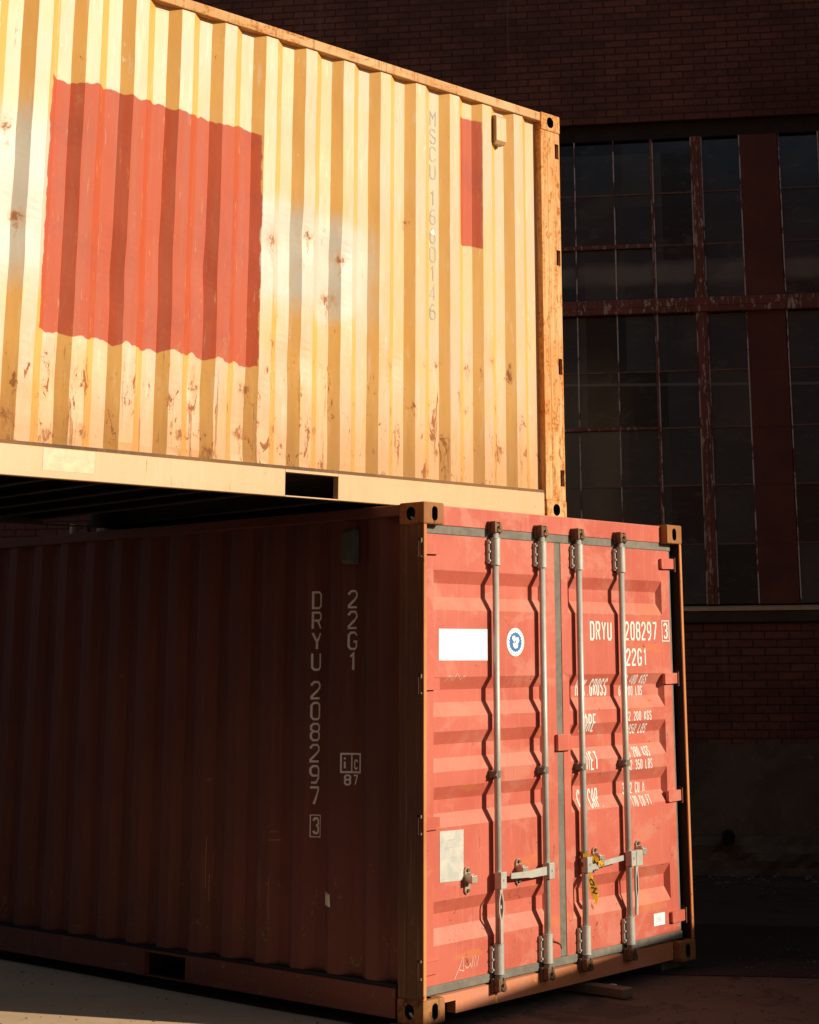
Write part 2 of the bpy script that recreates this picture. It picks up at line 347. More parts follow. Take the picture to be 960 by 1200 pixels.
# ------------------------------------------------------------------ container profiles
PER, WF, WS, OUT, INN = .279, .079, .0605, .014, .050
def side_depth(t):
    """depth of the long side sheet behind the outer plane, t = distance from the door end"""
    if t < .334-.0605: return INN
    k = (t-.413) % PER
    if k > PER-WF: return OUT
    if k < WS: return OUT+(INN-OUT)*k/WS
    if k < PER-WF-WS: return INN
    return INN-(INN-OUT)*(k-(PER-WF-WS))/WS
def side_breaks(L):
    out = [.178, .334-.0605]
    k = 0
    while True:
        b = .413+k*PER
        for q in (b-WF, b, b+WS, b+PER-WF-WS):
            if q < L-.178-.06 and q > .3: out.append(q)
        if b > L: break
        k += 1
    out.append(L-.178-.03); out.append(L-.178)
    return sorted(set(round(v, 5) for v in out))
LEAF = .058
TR = [(2.239, 2.171, 2.10, 2.03), (1.680, 1.615, 1.55, 1.478), (1.402, 1.336, 1.267, 1.199), (1.124, 1.058, .99, .921), (.564, .50, .43, .352)]
TD = .035
def leaf_depth(z):
    for a, b, c, d in TR:
        if d <= z <= a:
            if z > b: return LEAF+TD*(a-z)/(a-b)
            if z > c: return LEAF+TD
            return LEAF+TD*(z-d)/(c-d)
    return LEAF

def on_door(bm, lift=.0016):
    for tr in TR:
        for zz in tr:
            bmesh.ops.bisect_plane(bm, geom=bm.verts[:]+bm.edges[:]+bm.faces[:], plane_co=(0, 0, zz), plane_no=(0, 0, 1))
    for v in bm.verts: v.co.y = leaf_depth(v.co.z)-lift+v.co.y
    return bm
def on_side(bm, L=6.058, lift=.0016):
    """a = distance from the door end reading right to left: mirror so text reads correctly"""
    for q in side_breaks(L):
        bmesh.ops.bisect_plane(bm, geom=bm.verts[:]+bm.edges[:]+bm.faces[:], plane_co=(q, 0, 0), plane_no=(1, 0, 0))
    for v in bm.verts:
        t = v.co.x; v.co = Vector((side_depth(t)-lift+v.co.y, t, v.co.z))
    return bm
def mirror_a(bm, c):
    for v in bm.verts: v.co.x = 2*c-v.co.x
    return bm

_cast = {}
def casting_mesh():
    """corner casting, origin at its outer corner, spans +x .162, +y .178, z 0..0.118, with three holes"""
    if 'm' in _cast: return _cast['m']
    bm = bmesh.new(); bx(bm, -.003, .162, -.003, .178, 0, .118, .009)
    base = link('tmp_cast', bm, None)
    cut = bmesh.new()
    prism(cut, [(p[0]+.084, p[1]+.060) for p in oval(.046, .078)], 1, -.05, .11)
    prism(cut, [(p[0]+.092, p[1]+.060) for p in oval(.062, .072)], 0, -.05, .10)
    prism(cut, [(p[0]+.08, p[1]+.09) for p in oval(.064, .12)], 2, -.05, .2)
    co = link('tmp_cut', cut, None)
    # overlapping cutters: one boolean per cutter is more robust
    md = base.modifiers.new('b', 'BOOLEAN'); md.object = co; md.operation = 'DIFFERENCE'; md.solver = 'EXACT'; md.use_self = True
    dg = bpy.context.evaluated_depsgraph_get(); ev = base.evaluated_get(dg)
    me = bpy.data.meshes.new_from_object(ev)
    bpy.data.objects.remove(base); bpy.data.objects.remove(co)
    _cast['m'] = me
    return me

def sheet(bm, prof, z0, z1, nz, axis='y', x_of=None, wob=.0018, seed=0.0, dents=()):
    """vertical corrugated sheet: prof list of (t, depth)"""
    rows = []
    for j in range(nz+1):
        z = z0+(z1-z0)*j/nz; row = []
        for t, d in prof:
            dent = sum(a*math.exp(-((t-tt)**2+(z-zz)**2*.6)/(rr*rr)) for tt, zz, rr, a in dents)
            fade = min(1, max(0, (t-1.35)/.5)); k = 0 if j in (0, nz) else wob*fade*(noise.noise(Vector((t*3.1+seed, z*1.7, seed)))*1.6+noise.noise(Vector((t*9+seed, z*6, 3)))*.8)
            dt = 0 if j in (0, nz) else wob*fade*1.3*noise.noise(Vector((t*5, z*2.3+seed, 9)))
            row.append(bm.verts.new(x_of(t+dt, d+k+dent, z)))
        rows.append(row)
    for j in range(nz):
        for i in range(len(prof)-1):
            bm.faces.new((rows[j][i], rows[j][i+1], rows[j+1][i+1], rows[j+1][i]))

W_, H_ = 2.438, 2.591
HZ = (2.351, 1.648, .950, .256)
def container(name, loc, rz, mats, L=6.058, detail=True):
    """local frame: door end in the plane y=0 facing -y, x 0..2.438, length along +y"""
    root = empty(name, loc, rz); P = {}
    side, post, rail, cast, leafm, sill, vent = [mats[k] for k in ('side', 'post', 'rail', 'cast', 'leaf', 'sill', 'vent')]
    cm = casting_mesh()
    def casting(sx, sy, top):
        me = cm.copy(); me.materials.clear(); me.materials.append(M[cast])
        bm = bmesh.new(); bm.from_mesh(me)
        for v in bm.verts:
            if top: v.co.z = .118-v.co.z
            if sx: v.co.x = W_-v.co.x
            if sy: v.co.y = L-v.co.y
            if top: v.co.z += H_-.118
        bpy.data.meshes.remove(me)
        o = link('corner_casting', bm, cast, root); o.data.materials.append(M['black'])
        for p in o.data.polygons:
            c = p.center; q = (min(c.x, W_-c.x), min(c.y, L-c.y), (H_-c.z) if top else c.z)
            if q[0] > .007 and q[1] > .007 and .012 < q[2] < .108 and q[0] < .15 and q[1] < .17: p.material_index = 1  # hole interiors coloured black to deepen their shade
    for sx in (0, 1):
        for sy in (0, 1):
            for tp in (0, 1): casting(sx, sy, tp)
    # posts
    for s in (0, 1):
        X = (lambda a: a) if s == 0 else (lambda a: W_-a)
        bm = bmesh.new()
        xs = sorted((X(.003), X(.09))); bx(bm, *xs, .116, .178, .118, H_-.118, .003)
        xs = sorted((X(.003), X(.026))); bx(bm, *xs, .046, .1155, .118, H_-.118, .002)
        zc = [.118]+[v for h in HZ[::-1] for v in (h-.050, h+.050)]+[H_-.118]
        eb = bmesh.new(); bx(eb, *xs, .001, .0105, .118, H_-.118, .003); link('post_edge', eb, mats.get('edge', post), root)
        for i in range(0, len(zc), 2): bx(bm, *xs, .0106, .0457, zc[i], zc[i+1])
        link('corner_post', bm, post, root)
        bm = bmesh.new(); xs = sorted((X(.0262), X(.0285)))
        bx(bm, *xs, .012, .0345, .12, H_-.12)
        for i in range(0, len(zc), 2): bx(bm, *xs, .035, .115, zc[i], zc[i+1])
        link('post_shade_liner', bm, mats.get('shade_liner', 'black'), root)  # dark liner added inside the post gap, stands for its shade
        bm = bmesh.new(); xs = sorted((X(.004), X(.10))); bx(bm, *xs, L-.178, L-.004, .118, H_-.118, .006)
        link('corner_post', bm, post, root)
    # side sheets
    br = side_breaks(L); prof = []
    for q in br:
        d = side_depth(q)
        if q > L-.178-.05: d = INN
        prof.append((q, d))
    for s in (0, 1):
        bm = bmesh.new()
        if s == 0: sheet(bm, prof, .176, 2.535, 60 if detail else 4, x_of=lambda t, d, z: (d, t, z), wob=mats.get('wob', .0018), seed=mats.get('seed', 0), dents=mats.get('dents', ()))
        else: sheet(bm, prof, .176, 2.535, 6, x_of=lambda t, d, z: (W_-d, t, z), wob=0)
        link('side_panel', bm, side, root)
        X = (lambda a: a) if s == 0 else (lambda a: W_-a)
        bm = bmesh.new(); xs = sorted((X(.001), X(.062))); bx(bm, *xs, .178, L-.178, 2.524, 2.584, .006)
        link('top_rail', bm, mats.get('toprail', rail), root)
        # bottom rail with fork pockets
        bm = bmesh.new(); xs = sorted((X(.002), X(.045)))
        cuts = [.194, 1.824, 2.184, L-2.184, L-1.824, L-.194]
        for a, b in ((.194, 1.824), (2.184, L-2.184), (L-1.824, L-.194)): bx(bm, *xs, a, b, .014, .158, .004)
        for a, b in ((1.8242, 2.1838), (L-2.1838, L-1.8242)):
            bx(bm, *xs, a, b, .143, .157); bx(bm, *xs, a, b, .015, .021)
        link('bottom_rail', bm, rail if s == 0 else mats.get('far', rail), root)  # an optional dark colour puts shade on the far rail
        bm = bmesh.new(); xs = sorted((X(.0085), X(.052))); bx(bm, *xs, .19, L-.19, .1585, .1755); link('seam', bm, mats.get('seam', 'black'), root)  # thin dark strip along the joint above the rail
        bm = bmesh.new(); xs = sorted((X(.052), X(.060))); 
        for a, b in ((.18, 1.80), (2.20, L-2.20), (L-1.80, L-.18)): bx(bm, *xs, a, b, .05, .1615)
        link('rail_web', bm, 'black', root)
    # roof with cross pressings
    bm = bmesh.new(); n = int((L-.12)/.12)
    for i in range(n+1): pass
    pts = []
    y = .06; k = 0
    while y < L-.07:
        pts.append((y, 2.568 if k % 4 in (0, 3) else 2.582)); y += (.09, .02, .07, .02)[k % 4]; k += 1
    va = [(bm.verts.new((.05, a, z)), bm.verts.new((W_-.05, a, z))) for a, z in pts]
    for i in range(len(va)-1): bm.faces.new((va[i][0], va[i+1][0], va[i+1][1], va[i][1]))
    link('roof_panel', bm, side, root)
    # front (blind) end
    for za, zc_ in ((2.49, 2.58), (.014, .15)):
        bm = bmesh.new(); bx(bm, .165, W_-.165, L-.06, L-.004, za, zc_, .004); link('end_rail', bm, rail, root)
    pf = []; x = .10; k = 0
    while x < W_-.10: pf.append((x, (.015, .015, .055, .055)[k % 4])); x += (.11, .05, .11, .05)[k % 4]; k += 1
    pf.append((W_-.10, pf[-1][1])); bm = bmesh.new()
    sheet(bm, pf, .15, 2.49, 4, x_of=lambda t, d, z: (t, L-d, z), wob=0)
    link('end_panel', bm, side, root)
    # floor and cross members
    bm = bmesh.new(); bx(bm, .06, W_-.06, .10, L-.06, .162, .19); link('floor', bm, 'under', root)
    y = .45; k = 0
    while y < L-.3:
        inp = (1.80 < y < 2.2) or (L-2.2 < y < L-1.8)
        if inp: y += .30; continue
        bm = bmesh.new(); bx(bm, .061, W_-.061, y, y+.045, .150, .1615); bx(bm, .061, W_-.061, y, y+.004, .04, .1495); bx(bm, .061, W_-.061, y, y+.045, .030, .0395)
        link('cross_member', bm, 'under', root)
        y += .30
    # door end: header, sill, gaskets
    bm = bmesh.new(); bx(bm, .165, W_-.165, .050, .11, 2.477, 2.583, .004)
    link('door_header', bm, leafm, root)
    bm = bmesh.new()
    prism(bm, [(y, z) for y, z in ((.050, .014), (.050, .112), (.11, .122), (.11, .014))], 0, .3, W_-.165)
    prism(bm, [(y, z) for y, z in ((.0502, .076), (.0502, .112), (.11, .122), (.11, .076))], 0, .165, .2998)
    link('door_sill', bm, sill, root)
    bm = bmesh.new(); bx(bm, .055, W_-.055, .053, .075, 2.430, 2.4765, .004); bx(bm, .055, W_-.055, .053, .075, .1225, .166, .004)
    bx(bm, 1.190, 1.248, .060, .08, .1665, 2.4295, .004)
    bx(bm, .050, .073, .064, .09, .1665, 2.4295, .003); bx(bm, W_-.073, W_-.050, .064, .09, .1665, 2.4295, .003)
    link('door_gasket', bm, 'gasket', root)
    bm = bmesh.new(); bx(bm, .03, W_-.03, .112, .116, .12, 2.5); link('door_backing', bm, 'black', root)
    # leaves
    for s, (x0, xa, xb, x1) in enumerate(((.074, .140, 1.095, 1.189), (1.249, 1.312, 2.278, W_-.074))):
        bm = bmesh.new(); T = .020
        zb = [.1668]; 
        for tr in TR[::-1]: zb += list(tr[::-1])
        zb.append(2.4292)
        cache = {}
        def V(x, z, d):
            k = (round(x, 4), round(z, 4))
            if k not in cache: cache[k] = bm.verts.new((x, d, z))
            return cache[k]
        def wv(x, z): return .0012*noise.noise(Vector((x*4, z*4, s)))
        for i in range(len(zb)-1):
            a, b = zb[i], zb[i+1]
            for xl, xr in ((x0, xa), (xb, x1)):
                bm.faces.new([V(x, z, LEAF) for x, z in ((xl, a), (xr, a), (xr, b), (xl, b))])
            d0, d1 = leaf_depth(a), leaf_depth(b)
            xi, xj = xa+T, xb-T
            nseg = 6; xs = [xi+(xj-xi)*q/nseg for q in range(nseg+1)]
            for q in range(nseg):
                bm.faces.new([V(xs[q], a, d0), V(xs[q+1], a, d0), V(xs[q+1], b, d1), V(xs[q], b, d1)])
            for (xe, xm) in ((xa, xi), (xb, xj)):
                e0, e1, m0, m1 = V(xe, a, LEAF), V(xe, b, LEAF), V(xm, a, d0), V(xm, b, d1)
                if d1 > d0: bm.faces.new((e0, m0, m1)); bm.faces.new((e0, m1, e1))
                else: bm.faces.new((e0, m0, e1)); bm.faces.new((m0, m1, e1))
        # rim returning to the back
        bx(bm, x0, x0+.002, LEAF+.0005, .105, .1668, 2.4292); bx(bm, x1-.002, x1, LEAF+.0005, .105, .1668, 2.4292)
        leaf = link('door_leaf', bm, leafm, root); P['leaf%d' % s] = leaf
        for hz in HZ:
            bm = bmesh.new()
            if s == 0: xx = (.004, .185); 
            else: xx = (W_-.178, W_-.046)
            a, b = xx
            if s == 1:
                prism(bm, [(a, hz-.030), (a+.012, hz-.036), (b, hz-.032), (b, hz+.030), (a+.012, hz+.030), (a, hz+.026)], 1, .036, .0575)
            else:
                prism(bm, [(.045, hz-.032), (.165, hz-.030), (.165, hz+.028), (.045, hz+.030)], 1, .036, .0575)
            link('hinge', bm, leafm, leaf)
    bm = bmesh.new(); bx(bm, 1.17, 1.295, .034, .0595, 1.262, 1.352, .003); link('lock_tab', bm, leafm, P['leaf1'])
    # lock rods
    for k, (x, hubz) in enumerate(((.615, .630), (1.030, .640), (1.377, .640), (1.803, .635))):
        yc = .022
        bm = bmesh.new(); cyl(bm, (x, yc, .10), (x, yc, 2.50), .0180, 20)
        rod = link('lock_rod', bm, 'rod', root, smooth=False)
        for p in rod.data.polygons: p.use_smooth = len(p.vertices) == 4
        if not detail: continue
        for top in (0, 1):
            zf = (lambda z: z) if not top else (lambda z: 2.588-z)
            bm = bmesh.new()
            a, b = sorted((zf(.165), zf(.305)))
            cyl(bm, (x, yc, a), (x, yc, b), .027, 20)
            cyl(bm, (x, yc, b), (x, yc, b+.006) if not top else (x, yc, b+.004), .029, 20); cyl(bm, (x, yc, a-.004), (x, yc, a), .029, 20)
            bx(bm, x-.040, x+.036, .036, .0572, a+.004, b-.004, .002)
            for zz in (a+.02, (a+b)/2, b-.02):
                for xx in (x-.036, x+.031): cyl(bm, (xx, .028, zz), (xx, .036, zz), .006, 8)
            link('rod_guide', bm, 'rod', rod)
            bm = bmesh.new()
            lo, hi = sorted((zf(.075), zf(.135)))
            cyl(bm, (x, yc, lo+.012), (x, yc, hi-.005), .023, 14)
            bx(bm, x-.014, x+.026, -.012, .020, lo+.006, lo+.026, .004)
            bx(bm, x-.034, x-.014, -.006, .035, lo+.002, hi+.006, .004); bx(bm, x+.016, x+.034, .002, .048, lo-.004, hi+.004, .004)
            bx(bm, x-.040, x+.040, .030, .0495, lo-.006, hi+.006, .003)
            cyl(bm, (x+.004, -.016, (lo+hi)/2), (x+.004, .03, (lo+hi)/2), .011, 10)
            link('cam_keeper', bm, 'rod_dark', rod)
        # middle bracket
        bm = bmesh.new(); cyl(bm, (x, yc, 1.150), (x, yc, 1.186), .0225, 18); bx(bm, x-.036, x+.03, .03, .0572, 1.148, 1.188, .003); bx(bm, x-.034, x-.014, .005, .035, 1.152, 1.184, .003)
        for zz in (1.157, 1.179): cyl(bm, (x-.028, -.002, zz), (x-.028, .008, zz), .0055, 8)
        link('rod_bracket', bm, 'gasket', rod)
        # handle hub and lever
        bm = bmesh.new(); bx(bm, x-.022, x+.026, -.016, .030, hubz-.045, hubz+.040, .003)
        cyl(bm, (x+.004, -.020, hubz), (x+.004, -.012, hubz), .007, 8)
        link('handle_hub', bm, 'rod', rod)
        bm = bmesh.new()
        def lever(pts, wid, y0, y1):
            for i in range(len(pts)-1):
                (xa, za, wa), (xb_, zb_, wb) = pts[i], pts[i+1]
                if abs(xb_-xa) < abs(zb_-za): poly = [(xa-wa/2, za), (xa+wa/2, za), (xb_+wb/2, zb_), (xb_-wb/2, zb_)]
                else: poly = [(xa, za-wa/2), (xa, za+wa/2), (xb_, zb_+wb/2), (xb_, zb_-wb/2)]
                prism(bm, poly, 1, y0, y1)
        if k == 0:      # hanging straight down with an eye half way
            lever([(x-.012, hubz-.046, .020), (x-.012, .565, .022)], 0, -.010, .002)
            for sgn in (-1, 1): lever([(x-.012+sgn*.006, .5645, .010), (x-.012+sgn*.017, .52, .007), (x-.012+sgn*.017, .475, .007), (x-.012+sgn*.006, .435, .010)], 0, -.010, .002)
            lever([(x-.012, .4345, .020), (x-.010, .315, .020)], 0, -.010, .002)
            cyl(bm, (x-.004, -.002, .495), (x-.004, .004, .495), .010, 8)
        elif k == 1:    # laid left across its catch
            lever([(x-.023, hubz, .044), (x-.16, hubz-.004, .040)], 0, -.002, .008)
            lever([(x-.1605, hubz-.004, .040), (x-.21, hubz-.002, .032), (x-.34, hubz+.002, .028)], 0, -.006, .004)
        elif k == 2:    # laid right across its catch
            lever([(x+.027, hubz-.01, .05), (x+.10, hubz-.012, .045)], 0, -.002, .008)
            lever([(x+.1005, hubz-.012, .030), (x+.34, hubz+.004, .028)], 0, -.006, .004)
        else:
            lever([(x+.034, hubz-.046, .024), (x+.034, .56, .022)], 0, -.012, .000)
            for sgn in (-1, 1): lever([(x+.034+sgn*.006, .5595, .010), (x+.034+sgn*.012, .52, .007), (x+.034+sgn*.012, .46, .007), (x+.034+sgn*.006, .42, .010)], 0, -.012, .000)
            lever([(x+.034, .4195, .020), (x+.028, .32, .020)], 0, -.012, .000)
            bx(bm, x+.027, x+.09, -.018, .020, hubz-.047, hubz+.040, .003)
        link('handle', bm, 'rod', rod)
    if detail:
        for x, z in ((.395, .645), (.818, .650), (1.512, .650), (1.938, .652)):
            bm = bmesh.new(); zt = (z-.045)
            prism(bm, [(p[0]+x, p[1]+z) for p in oval(.040, .135)], 1, .046, .0572)
            prism(bm, [(p[0]+x-.002, p[1]+z+.012) for p in oval(.034, .052)], 1, .012, .046)
            bx(bm, x-.022, x+.022, -.004, .014, z-.012, z+.028, .004)
            bx(bm, x+.010, x+.034, .004, .02, z+.000, z+.010, .003)
            ct = link('handle_catch', bm, 'bolt', P['leaf0'] if x < 1.2 else P['leaf1'])
            n0 = len(ct.data.polygons)
            for dz in (-.050, .052):
                bm = bmesh.new(); bm.from_mesh(ct.data); cyl(bm, (x, .036, z+dz), (x, .047, z+dz), .0095, 10); bm.to_mesh(ct.data); bm.free()
            ct.data.materials.append(M['rod_dark'])
            for i, p in enumerate(ct.data.polygons):
                if i >= n0: p.material_index = 1
    # side ventilator
    bm = bmesh.new()
    prism(bm, [(-.018, 2.305), (-.018, 2.455), (-.004, 2.47), (.04, 2.47), (.04, 2.285), (.0, 2.285)], 1, .515, .60)
    link('side_vent', bm, vent, root)
    P['root'] = root
    return P

# ------------------------------------------------------------------ ground
def asphalt():
    t = NT('old asphalt')
    a = t.noise((1, 1, 1), 90, 4, .7); b = t.noise((1, 1, 1), .8, 5, .6, .5); c = t.noise((1, 1, 1), 7, 5, .65, 0, 3)
    k = t.mix(t.ramp(b, .35, .65), (.115, .085, .064), (.085, .064, .050))
    k = t.mix(t.mul(t.ramp(c, .5, .7), .35), k, (.12, .09, .065))
    k = t.mix(t.mul(t.ramp(a, .58, .72), .5), k, (.17, .13, .10))
    st = t.ramp(t.noise((1, 1, 1), 1.9, 4, .55, .8, 12), .60, .66)
    k = t.mix(t.mul(st, .6), k, (.035, .028, .022))
    vo = t.n('ShaderNodeTexVoronoi'); vo.feature = 'DISTANCE_TO_EDGE'; vo.inputs['Scale'].default_value = .9
    mp = t.n('ShaderNodeMapping'); t.l(t.co, mp.inputs[0]); wv = t.n('ShaderNodeVectorMath'); wv.operation = 'ADD'
    nz = t.n('ShaderNodeTexNoise'); nz.inputs['Scale'].default_value = 3.0; nz.inputs['Detail'].default_value = 5; t.l(t.co, nz.inputs[0])
    t.l(mp.outputs[0], wv.inputs[0]); t.l(nz.outputs[1], wv.inputs[1]); t.l(wv.outputs[0], vo.inputs['Vector'])
    k = t.mix(t.mul(t.ramp(vo.outputs[0], .0, .012, 1, 0), .8), k, (.02, .016, .013))
    return t.fin(k, .9, 0, t.bump(a, .6, .006), .3)
def shadow_band_mat():  # asphalt darkened to paint a shadow on the ground
    t = NT('asphalt darkened as shadow')
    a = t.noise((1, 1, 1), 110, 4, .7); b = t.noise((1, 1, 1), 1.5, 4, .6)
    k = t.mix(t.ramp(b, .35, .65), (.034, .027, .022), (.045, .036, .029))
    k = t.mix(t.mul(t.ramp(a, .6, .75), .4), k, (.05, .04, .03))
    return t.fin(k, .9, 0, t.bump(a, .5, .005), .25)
def concrete_mat(name, c1, c2, c3, sc=1.0, bump=.4):
    t = NT(name)
    a = t.noise((1, 1, 1), 60*sc, 5, .7); b = t.noise((1, 1, 1), 1.2*sc, 6, .62, .6); d = t.noise((1, 1, 1), 9*sc, 7, .7, .5, 3)
    k = t.mix(t.ramp(b, .35, .65), c1, c2)
    k = t.mix(t.mul(t.ramp(d, .55, .68), .6), k, c3)
    k = t.mix(t.mul(t.ramp(a, .6, .75), .25), k, tuple(v*.4 for v in c2))
    return t.fin(k, .85, 0, t.bump(t.add(t.mul(a, .4), d), bump, .01), .3)
M['asphalt'] = asphalt(); M['patch'] = shadow_band_mat()
M['slab'] = concrete_mat('worn concrete yard', (.78, .56, .35), (.70, .49, .30), (.54, .37, .22), 1, .25)
M['base'] = concrete_mat('dirty concrete plinth', (.19, .145, .095), (.12, .095, .065), (.28, .22, .14), 1.3)
M['sillstone'] = concrete_mat('weathered stone sill', (.10, .08, .06), (.075, .062, .048), (.14, .115, .09), 3)
M['sillcap'] = concrete_mat('pale sill cap', (.85, .62, .36), (.75, .52, .28), (.5, .33, .18), 3)
GZ = -.05
def sheet_poly(name, pts, z, mat, label=None):
    bm = bmesh.new(); bm.faces.new([bm.verts.new((x, y, z)) for x, y in pts])
    o = link(name, bm, mat); tag(o, kind='structure'); return o
sheet_poly('ground', [(-900, -900), (900, -900), (900, 900), (-900, 900)], GZ-.004, 'asphalt')
sheet_poly('concrete_yard', [(-1.7, -.05), (.02, -.05), (.035, .3), (.02, 1.2), (.05, 3), (.03, 12), (-1.7, 12)], GZ, 'slab')
# shadow band painted as a darker sheet across the yard, before the brick wall
sheet_poly('shadow_band', [(4.14, .50), (3.45, 1.85), (2.2, 4.4), (.9, 6.5), (.5, 2.4), (1.30, 1.0), (2.02, .25), (2.47, -.50), (3.6, -2.7), (5.25, -1.7)], GZ+.001, 'patch')

# ------------------------------------------------------------------ factory building
UX = (-1.0035643198967394)
BP = Vector((6.5867, 2.1676, GZ)); 
bld = empty('factory_building', BP, UX)
tag(bld, 'dark brick factory building with steel framed grid windows behind the shipping containers', 'building')
def zb(z): return z-GZ
def brick_mat():
    t = NT('dark red brick')
    mp = t.n('ShaderNodeCombineXYZ'); t.l(t.add(t.x, t.y), mp.inputs[0]); t.l(t.z, mp.inputs[1])
    br = t.n('ShaderNodeTexBrick'); t.l(mp.outputs[0], br.inputs['Vector'])
    br.inputs['Scale'].default_value = 1.0; br.inputs['Brick Width'].default_value = .215; br.inputs['Row Height'].default_value = .0705
    br.inputs['Mortar Size'].default_value = .0075; br.inputs['Mortar Smooth'].default_value = .3; br.inputs['Bias'].default_value = 0.0
    br.inputs['Color1'].default_value = (.30, .115, .075, 1); br.inputs['Color2'].default_value = (.21, .082, .056, 1); br.inputs['Mortar'].default_value = (.08, .05, .038, 1)
    a = t.noise((1, 1, 1), 25, 5, .7); b = t.noise((1, 1, 1), .9, 4, .6, .3, 2); s = t.noise((1, 1, 1), 5.0, 6, .75, .4, 8)
    k = t.mix(t.mul(t.ramp(a, .45, .7), .4), br.outputs[0], (.05, .022, .017))
    k = t.mix(t.mul(t.ramp(b, .4, .7), .45), k, (.05, .03, .024))
    k = t.mix(t.mul(t.ramp(s, .68, .74), .5), k, (.20, .13, .10))
    pt = t.ramp(t.noise((.5, 1, 1.6), 1.1, 3, .6, .3, 55), .55, .6)
    k = t.mix(t.mul(pt, .5), k, (.11, .055, .04))
    run = t.ramp(t.noise((5, 5, .25), 2.0, 5, .7, 0, 66), .60, .74)
    k = t.mix(t.mul(run, .35), k, (.30, .21, .16))
    h = t.add(t.math('MULTIPLY', br.outputs[1], -1.0), t.mul(a, .5))
    return t.fin(k, .9, 0, t.bump(h, .6, .008), .25)
M['brick'] = brick_mat()
def frame_mat():
    t = NT('peeling red window paint')
    a = t.noise((1, 1, .25), 30, 6, .72, .3); b = t.noise((1, 1, 1), 4, 4, .6, 0, 2)
    k = t.mix(t.ramp(b, .35, .65), (.30, .10, .07), (.22, .08, .055))
    k = t.mix(t.mul(t.ramp(a, .55, .59), .85), k, (.72, .60, .50))
    return t.fin(k, .7, 0, t.bump(a, .4, .003), .3)
M['frame'] = frame_mat()
def bar_mat():
    t = NT('peeling pale glazing bar')
    a = t.noise((1, 1, .35), 12, 6, .72, .3)
    k = t.mix(t.ramp(a, .44, .50), (.20, .085, .06), (.80, .74, .64))
    return t.fin(k, .7, 0, t.bump(a, .4, .003), .3)
M['bar'] = bar_mat()
M['barh'] = flat('dark glazing bar', (.22, .13, .095), .7, 0, .4, 20)
def panel_mat():
    t = NT('brown red sheet panel')
    b = t.noise((1, 1, 1), 3, 5, .65, 0, 2); a = t.noise((1, 1, 1), 40, 3, .6)
    k = t.mix(t.ramp(b, .35, .65), (.20, .070, .048), (.15, .055, .040))
    k = t.mix(t.mul(t.ramp(a, .7, .75), .4), k, (.25, .2, .17))
    return t.fin(k, .75, 0, t.bump(b, .2, .01), .3)
M['panel'] = panel_mat()
ZB0 = 2.24-GZ
def glass_mat():
    t = NT('dusty dark window glass')
    g = t.noise((1, 1, 1), 2.2, 4, .6, .3); d = t.noise((1, 1, 1), 30, 4, .7)
    cv = t.n('ShaderNodeCombineXYZ')
    t.l(t.math('FLOOR', t.math('MULTIPLY', t.add(t.x, .200), 1/.376)), cv.inputs[0]); t.l(t.math('FLOOR', t.math('MULTIPLY', t.add(t.z, -ZB0), 1/.533)), cv.inputs[1])
    wn_ = t.n('ShaderNodeTexWhiteNoise'); wn_.noise_dimensions = '3D'; t.l(cv.outputs[0], wn_.inputs[0])
    sw = t.n('ShaderNodeSeparateColor'); t.l(wn_.outputs[1], sw.inputs[0])
    k = t.mix(t.ramp(g, .4, .7), (.045, .060, .064), (.085, .092, .082))
    k = t.mix(t.mul(sw.outputs[0], .65), k, (.030, .048, .075))
    k = t.mix(t.mul(t.ramp(sw.outputs[1], .55, 1.0), .7), k, (.10, .105, .09))
    k = t.mix(t.mul(t.ramp(sw.outputs[2], .75, .8), .8), k, (.012, .014, .014))
    sm = t.ramp(t.noise((1, 1, 2.2), 3.4, 6, .72, 1.2, 33), .52, .70)
    k = t.mix(t.mul(sm, .5), k, (.15, .14, .115))
    # pale bands painted into the panes as reflections
    zz = t.add(t.z, t.mul(t.add(t.noise((1, 1, 1), 1.8, 4, .6, .4, 6), -.5), .12))
    b1 = t.mul(t.ramp(zz, zb(5.17), zb(5.27)), t.ramp(zz, zb(5.36), zb(5.46), 1, 0))
    k = t.mix(t.mul(t.mul(b1, t.ramp(g, .25, .6, .4, 1)), .75), k, (.26, .25, .20))
    b2 = box_mask(t, t.add(t.z, t.mul(t.x, .02)), zb(4.225), zb(4.25), .004)
    k = t.mix(t.mul(b2, .8), k, (.20, .20, .18))
    return t.fin(k, t.ramp(d, .3, .7, .08, .22), 0, None, .5)
M['glass'] = glass_mat()
FY = -.10                                    # brick face in front of the glazing plane
ZW0, ZW1 = zb(2.235), zb(6.64)
ULEFT, URIGHT = -13.0, 3.4
HB = 14.0
# brick: below and above the window band, piers
bm = bmesh.new()
bx(bm, ULEFT, URIGHT, FY, .35, zb(1.035), zb(2.075)); link('brick_wall', bm, 'brick', bld)
bm = bmesh.new()
bx(bm, ULEFT, URIGHT, FY, .35, zb(6.79), HB)
link('brick_wall', bm, 'brick', bld)
bm = bmesh.new(); bx(bm, 1.9, URIGHT, FY+.002, .35, zb(2.2255), zb(6.7895)); link('brick_pier', bm, 'brick', bld)
bm = bmesh.new(); bx(bm, ULEFT, -8.0, FY+.002, .35, zb(2.2255), zb(6.7895)); link('brick_pier', bm, 'brick', bld)
bm = bmesh.new(); bx(bm, ULEFT, URIGHT, -.012, .30, zb(6.6405), zb(6.7895)); link('window_head', bm, 'under', bld)  # dark colour stands for the shaded recess above the windows
